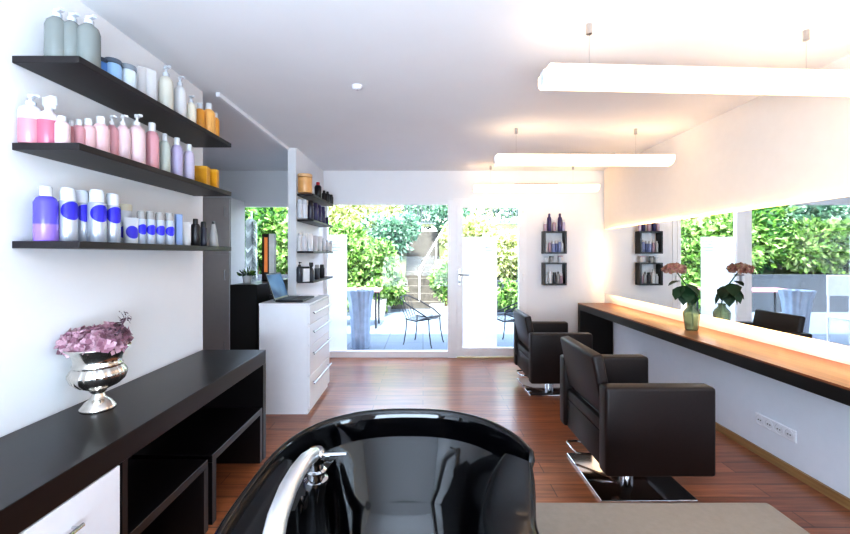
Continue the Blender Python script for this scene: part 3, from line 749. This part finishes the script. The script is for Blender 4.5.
scr = bpy.data.materials.new('laptop_screen'); scr.use_nodes = True
nt = scr.node_tree; b = nt.nodes['Principled BSDF']; w = nt.nodes.new('ShaderNodeTexWave'); w.inputs['Scale'].default_value = 2.5; w.inputs['Distortion'].default_value = 6
tc = nt.nodes.new('ShaderNodeTexCoord'); nt.links.new(tc.outputs['Object'], w.inputs['Vector'])
rp = nt.nodes.new('ShaderNodeValToRGB'); rp.color_ramp.elements[0].color = lin('#2a568f'); rp.color_ramp.elements[1].color = lin('#7fb0e0'); b.inputs['Specular IOR Level'].default_value = .05
nt.links.new(w.outputs['Fac'], rp.inputs['Fac']); nt.links.new(rp.outputs['Color'], b.inputs['Emission Color']); b.inputs['Emission Strength'].default_value = .3; b.inputs['Base Color'].default_value = (.02, .02, .03, 1); b.inputs['Roughness'].default_value = .2
MB().box(-.002, -.175, .018, -.001, .175, .24, mtx=mt).build('screen', scr, lid)
pp = MB()
for i in range(5): pp.box(-.1+.004*i, -.07, .002*i, .1-.003*i, .07, .002*i+.0018)
tag(pp.build('paper_stack', mat('paper_white', '#eeeeee', .8), loc=(-1.2, 4.15, CH)), 'small stack of white papers behind the laptop', 'papers')
dk = thing('reception_desk', (-1.94, 4.02, 0), 'black reception desk with raised side behind the white cabinet', 'desk')
MB().box(0, 0, 0, .27, 1.1, 1.115, .003, 1).build('raised_side', M['black'], dk)
MB().box(.27, .32, 0, .475, 1.1, .95).build('body', M['black'], dk)
MB().box(.27, .31, .95, .475, 1.1, .98, .002, 1).build('desk_top', M['black'], dk)
ta = thing('desk_lamp', (-1.79, 4.6, 1.115), 'slim upright lamp with amber panel, dark frame and white side on the desk', 'lamp')
MB().box(-.05, -.04, 0, .1, .04, .02).build('base', M['black'], ta)
MB().box(-.05, -.03, .02, -.03, .03, .54).box(.015, -.03, .02, .03, .03, .54).box(-.03, -.03, .5, .015, .03, .54).box(-.03, -.03, .02, .015, .03, .1).build('frame', mat('dark_brown_frame', '#2c1a14', .5), ta)
MB().box(-.03, -.015, .1, .015, .015, .5).build('amber_panel', mat('amber_glow', '#c97a45', .4, emit='#d2814a', estr=.3), ta)
MB().box(.03, -.03, .02, .09, .03, .54).build('side_panel', mat('white_lamp_side', '#f4f2ee', .5), ta)
pl = thing('potted_plant', (-1.87, 4.25, 1.115), 'small leafy green plant in a white pot on the desk', 'plant')
MB().lathe([(0, 0), (.035, 0), (.048, .08), (.044, .08), (.036, .07), (0, .07)], n=18).build('pot', WH, pl, smooth=True)
rng = random.Random(9); m = MB()
for i in range(46):
    a = rng.random()*2*PI; e = rng.uniform(.2, 1.3); dd = Vector((math.cos(a)*math.cos(e), math.sin(a)*math.cos(e), math.sin(e)))
    m.leaf(Vector((0, 0, .07))+dd*rng.uniform(.01, .06), dd, dd.orthogonal(), rng.uniform(.04, .075), .03)
m.build('foliage', L3, pl)
# grey cupboard in the alcove
wr = thing('tall_cupboard', (-3.4, 5.06, 0), 'tall grey built-in cupboard left of the left window', 'cupboard')
MB().box(0, .02, 0, .96, .42, 2.14).build('carcass', M['grey_door'], wr)
for (z0, z1) in ((.06, 1.42), (1.43, 2.12)):
    for (x0, x1) in ((.01, .475), (.485, .95)):
        dr = MB().box(x0, 0, z0, x1, .02, z1, .002, 1).build('door', M['grey_door'], wr)
        hx = x1-.05
        for hz in ((1.1, .2) if z0 < 1 else (1.9,)):
            MB().tube([(hx, 0, hz), (hx, -.03, hz), (hx, -.03, hz+.12), (hx, 0, hz+.12)], .006).build('handle', M['steel'], dr, smooth=True)

# ------------------------------------------------------------------ lights in the room
def pendant(x0, x1, y, z, yaw, label, mounts):
    t = thing('pendant_light', ((x0+x1)/2, y, z), label, 'ceiling light', 'long pendant lights over the styling places', yaw)
    hl = (x1-x0)/2; n = 20; m = MB(); prof = []
    for i in range(n+1):
        a = PI + PI*i/n; prof.append((.085*math.cos(a), .055*math.sin(a)))
    prof = [(-.085, .03)] + prof + [(.085, .03)]
    a = [m.bm.verts.new((-hl, p[0], p[1])) for p in prof]; b = [m.bm.verts.new((hl, p[0], p[1])) for p in prof]
    for i in range(len(prof)): j = (i+1) % len(prof); m.bm.faces.new((a[i], a[j], b[j], b[i]))
    m.bm.faces.new(a); m.bm.faces.new(b[::-1])
    m.build('diffuser', M['lamp'], t)
    MB().box(-.28, -.045, .031, .28, .045, .05, .004).build('ballast_box', M['steel'], t)
    for s in (-1, 1): MB().box(s*hl-.012, -.03, -.04, s*hl+.012, .03, .03, .006).build('end_cap', M['whitepaint'], t)
    for mx_ in mounts:
        l = mx_-(x0+x1)/2
        MB().tube([(l, 0, .03), (l, 0, ZC-z-.01)], .0009, 6).build('wire', M['steel'], t)
        MB().lathe([(0, 0), (.014, 0), (.014, .05), (0, .05)], (l, 0, ZC-z-.05), 12).build('ceiling_mount', M['steel'], t)
pendant(.6, 2.3, 2.03, 2.30, .05, 'nearest of three long glowing pendant lights under the ceiling', (.83, 1.97))
pendant(.66, 2.26, 3.66, 2.285, .015, 'middle one of three long glowing pendant lights', (.85, 1.95))
pendant(.66, 2.26, 5.2, 2.285, 0, 'farthest of three long glowing pendant lights, before the door', (.88, 1.95))
sd = thing('smoke_detector', (-.45, 2.73, ZC-.03), 'small white round detector on the plain ceiling', 'detector')
MB().lathe([(0, .004), (.022, .004), (.034, .014), (.036, .03), (0, .03)], n=24).build('cover', M['whitelac'], sd, smooth=True)
MB().lathe([(0, .001), (.006, .001), (.006, .005), (0, .005)], n=10).build('sensor', M['greymark'], sd)

# ------------------------------------------------------------------ garden outside
GZ = -.04
struct(MB().box(-10, YB+.25, GZ-.1, 8, 11.2, GZ).build('ground_terrace', M['terrace']))
g = MB(); xs = [-11+i*.5 for i in range(40)]; ys = [10.4, 11.2, 12, 13, 14, 16, 20]; zs = [.35, .8, 1.25, 1.9, 2.4, 2.7, 3.0]
gv = [[g.bm.verts.new((x, y, z+random.uniform(-.06, .06))) for x in xs] for y, z in zip(ys, zs)]
gv = [r for r in gv]
for j in range(len(ys)-1):
    for i in range(len(xs)-1):
        if -.8 < xs[i] < .35 and ys[j] < 13.5: continue
        g.bm.faces.new((gv[j][i], gv[j][i+1], gv[j+1][i+1], gv[j+1][i]))
struct(g.build('garden_slope_ground', M['soil'], smooth=True))
struct(MB().box(-10, 10.1, GZ, -2.35, 10.4, .9).build('garden_wall_left', M['stone']))
struct(MB().box(.55, 10.1, GZ, 8, 10.4, .75).build('garden_wall_right', M['stone']))
st = MB()
for i in range(12): st.box(-.85, 10.7+.3*i, GZ, .55, 11.0+.3*i+.02, .14+.19*i)
struct(st.build('garden_steps', M['steps']))
hr = thing('handrail', (-.1, 10.9, .1), 'white handrail rising along the garden steps', 'handrail')
MB().tube([(0, 0, .9), (.05, .15, .98), (1.0, 2.6, 2.55)], .022).build('rail', M['whitepaint'], hr, smooth=True)
MB().tube([(0, 0, 0), (0, 0, .9)], .018).build('post', M['whitepaint'], hr); MB().tube([(.5, 1.3, .5), (.5, 1.3, 1.7)], .018).build('post', M['whitepaint'], hr)
fe = thing('metal_fence', (-.6, 14.2, 2.4), 'pale metal railing fence at the top of the garden', 'fence')
f = MB()
for z in (.1, .85): f.box(0, -.015, z, 5.2, .015, z+.045)
f.build('rails', mat('grey_fence_rail', '#565d66', .5), fe)
f = MB()
for i in range(38): f.box(i*.14-.014, -.008, 0, i*.14+.014, .008, .95)
f.build('bars', mat('grey_fence_bar', '#3c434b', .5), fe)

def shrub(c, rad, n, size, m, label, stem=True, name='shrub', seed=0, cat='shrub'):
    rng = random.Random(seed)
    t = thing(name, (c[0], c[1], c[2]), label, cat, 'shrubs of the garden bank')
    lobes = []
    for i in range(9):
        q = Vector((rng.uniform(-1, 1), rng.uniform(-1, 1), rng.uniform(-.5, 1)))*.6
        lobes.append((Vector((q.x*rad[0], q.y*rad[1], rad[2]+q.z*rad[2])), rng.uniform(.42, .62)))
    lobes.append((Vector((0, 0, rad[2])), .75))
    vs, fs = [], []
    for i in range(n):
        lc, ls = rng.choice(lobes)
        q = Vector((rng.gauss(0, 1), rng.gauss(0, 1), rng.gauss(0, 1))).normalized()
        p = lc + Vector((q.x*rad[0], q.y*rad[1], q.z*rad[2]))*ls*rng.uniform(.7, 1.05)
        if p.z < .02: p.z = rng.uniform(.02, .2)
        d1 = (q + Vector((rng.gauss(0, .6), rng.gauss(0, .6), rng.gauss(0, .6)-.2))).normalized()
        s1 = d1.orthogonal().normalized(); s1 = Matrix.Rotation(rng.random()*PI, 3, d1) @ s1; s = size*rng.uniform(.6, 1.3)
        k = len(vs); up = d1.cross(s1)
        vs += [p, p+d1*s*.5+s1*s*.3+up*s*.08, p+d1*s, p+d1*s*.5-s1*s*.3+up*s*.08]; fs += [(k, k+1, k+2, k+3)]
    me = bpy.data.meshes.new('foliage'); me.from_pydata([tuple(v) for v in vs], [], fs); me.materials.append(m)
    o = bpy.data.objects.new('foliage', me); C.objects.link(o); o.parent = t
    if stem:
        MB().tube([(0, 0, -.1), (.03, 0, rad[2]*.6), (-.04, .05, rad[2]*1.2)], [.035, .03, .015]).build('stem', mat('bark', '#5b4a38', .9), t)
    return t
SHR = [  # centre, radii, leaves, size, material, label
    ((-1.55, 10.0, GZ), (.75, .55, .85), 3600, .15, L1, 'bright green shrub spilling to the terrace behind the big window'),
    ((-.95, 10.1, GZ), (.5, .5, .85), 2600, .14, L1, 'bright green shrub nearest the foot of the garden steps'),
    ((-2.5, 10.9, .7), (.9, .6, .75), 3000, .16, L1, 'green shrub behind the garden wall, left part of the big window'),
    ((-.95, 12.0, 1.1), (.8, .55, .8), 3000, .15, L4, 'blue green shrub beside the garden steps'),
    ((-2.0, 12.6, 1.5), (1.3, .6, .85), 3200, .15, L2, 'pale yellow shrub high on the bank behind the green ones'),
    ((-.1, 15.2, 2.3), (1.2, .4, .75), 2400, .14, L4, 'hazy blue green shrub beyond the head of the steps'),
    ((-3.7, 10.8, .7), (.8, .6, .85), 3000, .16, L1, 'green shrub behind the garden wall outside the left window'),
    ((-4.6, 11.2, .75), (.9, .6, .95), 3000, .17, L3, 'dark green shrub above the stone wall, second from the left window'),
    ((-5.9, 11.0, .7), (1.0, .6, .95), 3200, .17, L1, 'bright bush above the stone wall seen in the mirror'),
    ((-7.3, 11.0, .7), (1.0, .6, .9), 3000, .17, L3, 'dark bush above the far end of the stone wall'),
    ((-3.4, 12.9, 1.6), (1.1, .6, .9), 2600, .17, L2, 'pale yellow bush high on the bank above the left window'),
    ((-5.3, 13.0, 1.7), (1.3, .6, 1.0), 2800, .18, L1, 'wide green bush high on the bank over the stone wall'),
    ((-7.4, 13.0, 1.7), (1.3, .6, 1.0), 2600, .18, L4, 'wide blue green bush high on the bank, farthest aside'),
    ((1.0, 10.9, .1), (.72, .5, .85), 2800, .13, L2, 'pale yellow shrub beyond the handrail beside the steps'),
    ((2.1, 10.9, .5), (.75, .5, .75), 2600, .14, L2, 'pale yellow green shrub behind the glass door'),
    ((3.2, 11.0, .5), (.8, .5, .9), 2400, .15, L1, 'green shrub behind the hinge side of the glass door'),
    ((1.7, 12.6, 1.3), (1.1, .5, .6), 2200, .14, L2, 'low pale shrub on the bank under the fence'),
    ((2.3, 9.6, GZ), (.45, .3, .42), 1500, .11, L1, 'low bright green bush at the wall foot outside the door'),
    ((1.2, 15.6, 2.4), (1.6, .5, 1.3), 2600, .16, L2, 'pale tall tree crown behind the fence over the steps'),
    ((3.9, 15.8, 2.4), (1.5, .5, 1.3), 2200, .16, L4, 'hazy tall tree crown behind the fence over the door'),
    ((.85, 13.4, 1.9), (.6, .4, .7), 1800, .14, L4, 'hazy blue green shrub behind the upper end of the handrail'),
    ((4.6, 11.0, .5), (.9, .5, 1.0), 2200, .16, L3, 'dark green shrub outside beyond the door wall'),
    ((-2.2, 14.6, 2.3), (1.5, .5, .8), 2400, .16, L2, 'pale tree crown row at the top of the garden'),
    ((-5.2, 15.5, 2.4), (1.9, .6, 1.2), 2600, .2, L1, 'tall green tree crown at the garden top beyond the left window'),
]
for i, (c, r, n, s, m, lab) in enumerate(SHR): shrub(c, r, n, s, m, lab, seed=20+i)
# pots
def pot(loc, r, h, label, name='plant_pot'):
    o = MB().lathe([(0, 0), (r*.72, 0), (r*.9, h*.4), (r, h*.9), (r*1.05, h), (r*.9, h), (r*.85, h*.85), (0, h*.8)], n=28).build(name, M['pot'], loc=loc, smooth=35)
    return tag(o, label, 'pot')
pot((-1.05, 9.3, GZ), .2, .42, 'round grey stone pot at the shrub foot on the terrace')
shrub((-1.05, 9.3, GZ+.36), (.24, .24, .28), 700, .09, L1, 'leafy plant in the round grey stone pot', seed=90, name='pot_plant', cat='plant')
pot((.52, 9.2, GZ), .36, .3, 'wide shallow stone pot near the handrail')
shrub((.52, 9.2, GZ+.24), (.36, .3, .5), 1600, .1, L1, 'bright green plant in the wide shallow pot', seed=91, name='pot_plant', cat='plant')

# silver planter with wavy ribs
def rib(a, z): return 1+.05*math.sin(a*12+z*3)+.03*math.sin(a*5)
pn = MB().lathe([(0, 0), (.13, 0), (.135, .03), (.14, .25), (.155, .5), (.18, .75), (.215, .9), (.2, .9), (.165, .75), (.13, .5), (0, .48)], n=96, flute=rib)
tag(pn.build('tall_planter', M['galv'], loc=(-.98, 6.25, GZ), smooth=50), 'tall wavy silver planter on the terrace outside the big window', 'planter')
# garden table
tb = thing('garden_table', (-1.75, 8.15, GZ), 'long garden table with pinkish top on the terrace', 'table')
MB().box(-.9, -.35, .72, .9, .35, .75, .004).build('table_top', M['pinktop'], tb)
for sx in (-.82, .82):
    for sy in (-.28, .28): MB().tube([(sx, sy, 0), (sx, sy, .72)], .02).build('leg', M['wire'], tb)
# iron wire chairs
def wire_chair(loc, rz, label):
    t = thing('wire_chair', loc, label, 'chair', 'iron garden chairs', rz); r = .011
    m = MB()
    for s in (-1, 1):
        y = .24*s
        m.tube([(.27, y, .46), (.0, y*1.05, .41), (-.22, y*.9, .43)], r)
    m.tube([(.27, -.24, .46), (.3, 0, .455), (.27, .24, .46)], r)
    for k in range(6): 
        y = -.2+.08*k; m.tube([(.28, y, .458), (0, y, .41), (-.22, y*.9, .43)], .005, 6)
    m.build('seat', M['wire'], t, smooth=True)
    m = MB()
    m.tube([(.27, -.24, .46), (.1, -.29, .56), (-.2, -.27, .7), (-.36, -.15, .78), (-.38, 0, .79), (-.36, .15, .78), (-.2, .27, .7), (.1, .29, .56), (.27, .24, .46)], r)
    for k in range(5):
        y = -.2+.1*k; m.tube([(-.22, y*.9, .43), (-.3, y, .6), (-.37+.04*abs(y)*2, y*.95, .775)], .006, 6)
    m.build('backrest', M['wire'], t, smooth=True)
    for (x, y) in ((.25, .24), (.25, -.24), (-.2, .21), (-.2, -.21)):
        MB().tube([(x, y, .45), (x*1.05, y*1.02, .25), (x*1.2, y*1.08, .05), (x*1.28, y*1.1, .0)], r).build('leg', M['wire'], t, smooth=True)
    return t
w_ = wire_chair((-.02, 6.55, GZ), -.45, 'dark iron wire chair on the terrace outside the big window')
w_.scale = (.9, .9, .97)
w2_ = copy_tree(w_); w2_.location = (1.42, 6.5, GZ); w2_.rotation_euler.z = 2.4; w2_['label'] = 'dark iron wire chair on the terrace behind the glass door'
# white garden chair (seen in the mirror)
gc = thing('garden_chair', (-1.95, 6.35, GZ), 'white garden chair outside, seen in the mirror', 'chair')
MB().box(-.2, -.2, .42, .2, .2, .46, .01).build('seat', M['whitepaint'], gc)
MB().box(-.2, .17, .78, .2, .2, 1.12, .01).build('backrest', M['whitepaint'], gc)
for sx in (-.18, .18):
    MB().tube([(sx, .185, 0), (sx, .185, .95)], .015).build('leg', M['whitepaint'], gc); MB().tube([(sx, -.185, 0), (sx, -.185, .42)], .015).build('leg', M['whitepaint'], gc)
# hanging column of shells outside the left window
hm = thing('shell_column', (-2.55, 5.95, GZ), 'tall column of stacked grey shell leaves outside the left window', 'garden ornament')
MB().tube([(0, 0, 0), (0, 0, 2.1)], .012).build('pole', M['steel'], hm)
rng = random.Random(4); m = MB()
for i in range(44):
    z = .15+i*.043; a = i*2.1
    for k in range(3):
        aa = a+k*2.1; m.leaf((0, 0, z), (math.cos(aa), math.sin(aa), -1.1), (0, 0, 1), .15, .13, curl=.2)
m.build('shell_leaves', mat_leaf('shell_grey', ['#6f7672', '#a9aea8', '#e6e8e2'], .2), hm)

# ------------------------------------------------------------------ light and world
sun = bpy.data.lights.new('sun', 'SUN'); sun.energy = 10; sun.angle = .01; sun.color = (1, .95, .85)
so_ = bpy.data.objects.new('sun', sun); C.objects.link(so_); so_.rotation_euler = (math.radians(90-61), 0, math.radians(0)); so_.location = (0, -5, 12)
W = bpy.data.worlds.new('World'); bpy.context.scene.world = W; W.use_nodes = True
nt = W.node_tree; bg = nt.nodes['Background']; sk = nt.nodes.new('ShaderNodeTexSky'); sk.sky_type = 'NISHITA'
sk.sun_disc = False; sk.sun_elevation = math.radians(61); sk.sun_rotation = PI; sk.air_density = 1.0; sk.dust_density = 2.0
hs = nt.nodes.new('ShaderNodeHueSaturation'); hs.inputs['Saturation'].default_value = .6
nt.links.new(sk.outputs[0], hs.inputs['Color']); nt.links.new(hs.outputs[0], bg.inputs[0]); bg.inputs[1].default_value = 1.0

def area(name, loc, rot, sx, sy, e, col):
    l = bpy.data.lights.new(name, 'AREA'); l.shape = 'RECTANGLE'; l.size = sx; l.size_y = sy; l.energy = e; l.color = col
    o = bpy.data.objects.new(name, l); C.objects.link(o); o.location = loc; o.rotation_euler = rot
    return o
area('rear_fill_uplight', (-.1, YR+.7, .9), (math.radians(146), 0, 0), 2.4, 1.6, 120, (.68, .84, 1.0))  # added bluish fill behind the camera, tilted up to brighten the ceiling

cam = bpy.data.cameras.new('camera'); co = bpy.data.objects.new('camera', cam); C.objects.link(co)
co.location = (0, 0, H); co.rotation_euler = (PI/2, 0, 0)
cam.sensor_width = 36; cam.lens = F/850*36; cam.shift_x = (425-CX)/850; cam.shift_y = -(267-CY)/850; cam.clip_start = .02
S = bpy.context.scene; S.camera = co
S.view_settings.view_transform = 'Standard'; S.view_settings.look = 'None'; S.view_settings.exposure = 1.2; S.view_settings.gamma = .85
S.cycles.use_denoising = True; S.cycles.max_bounces = 10; S.cycles.transparent_max_bounces = 16; S.cycles.sample_clamp_indirect = 8
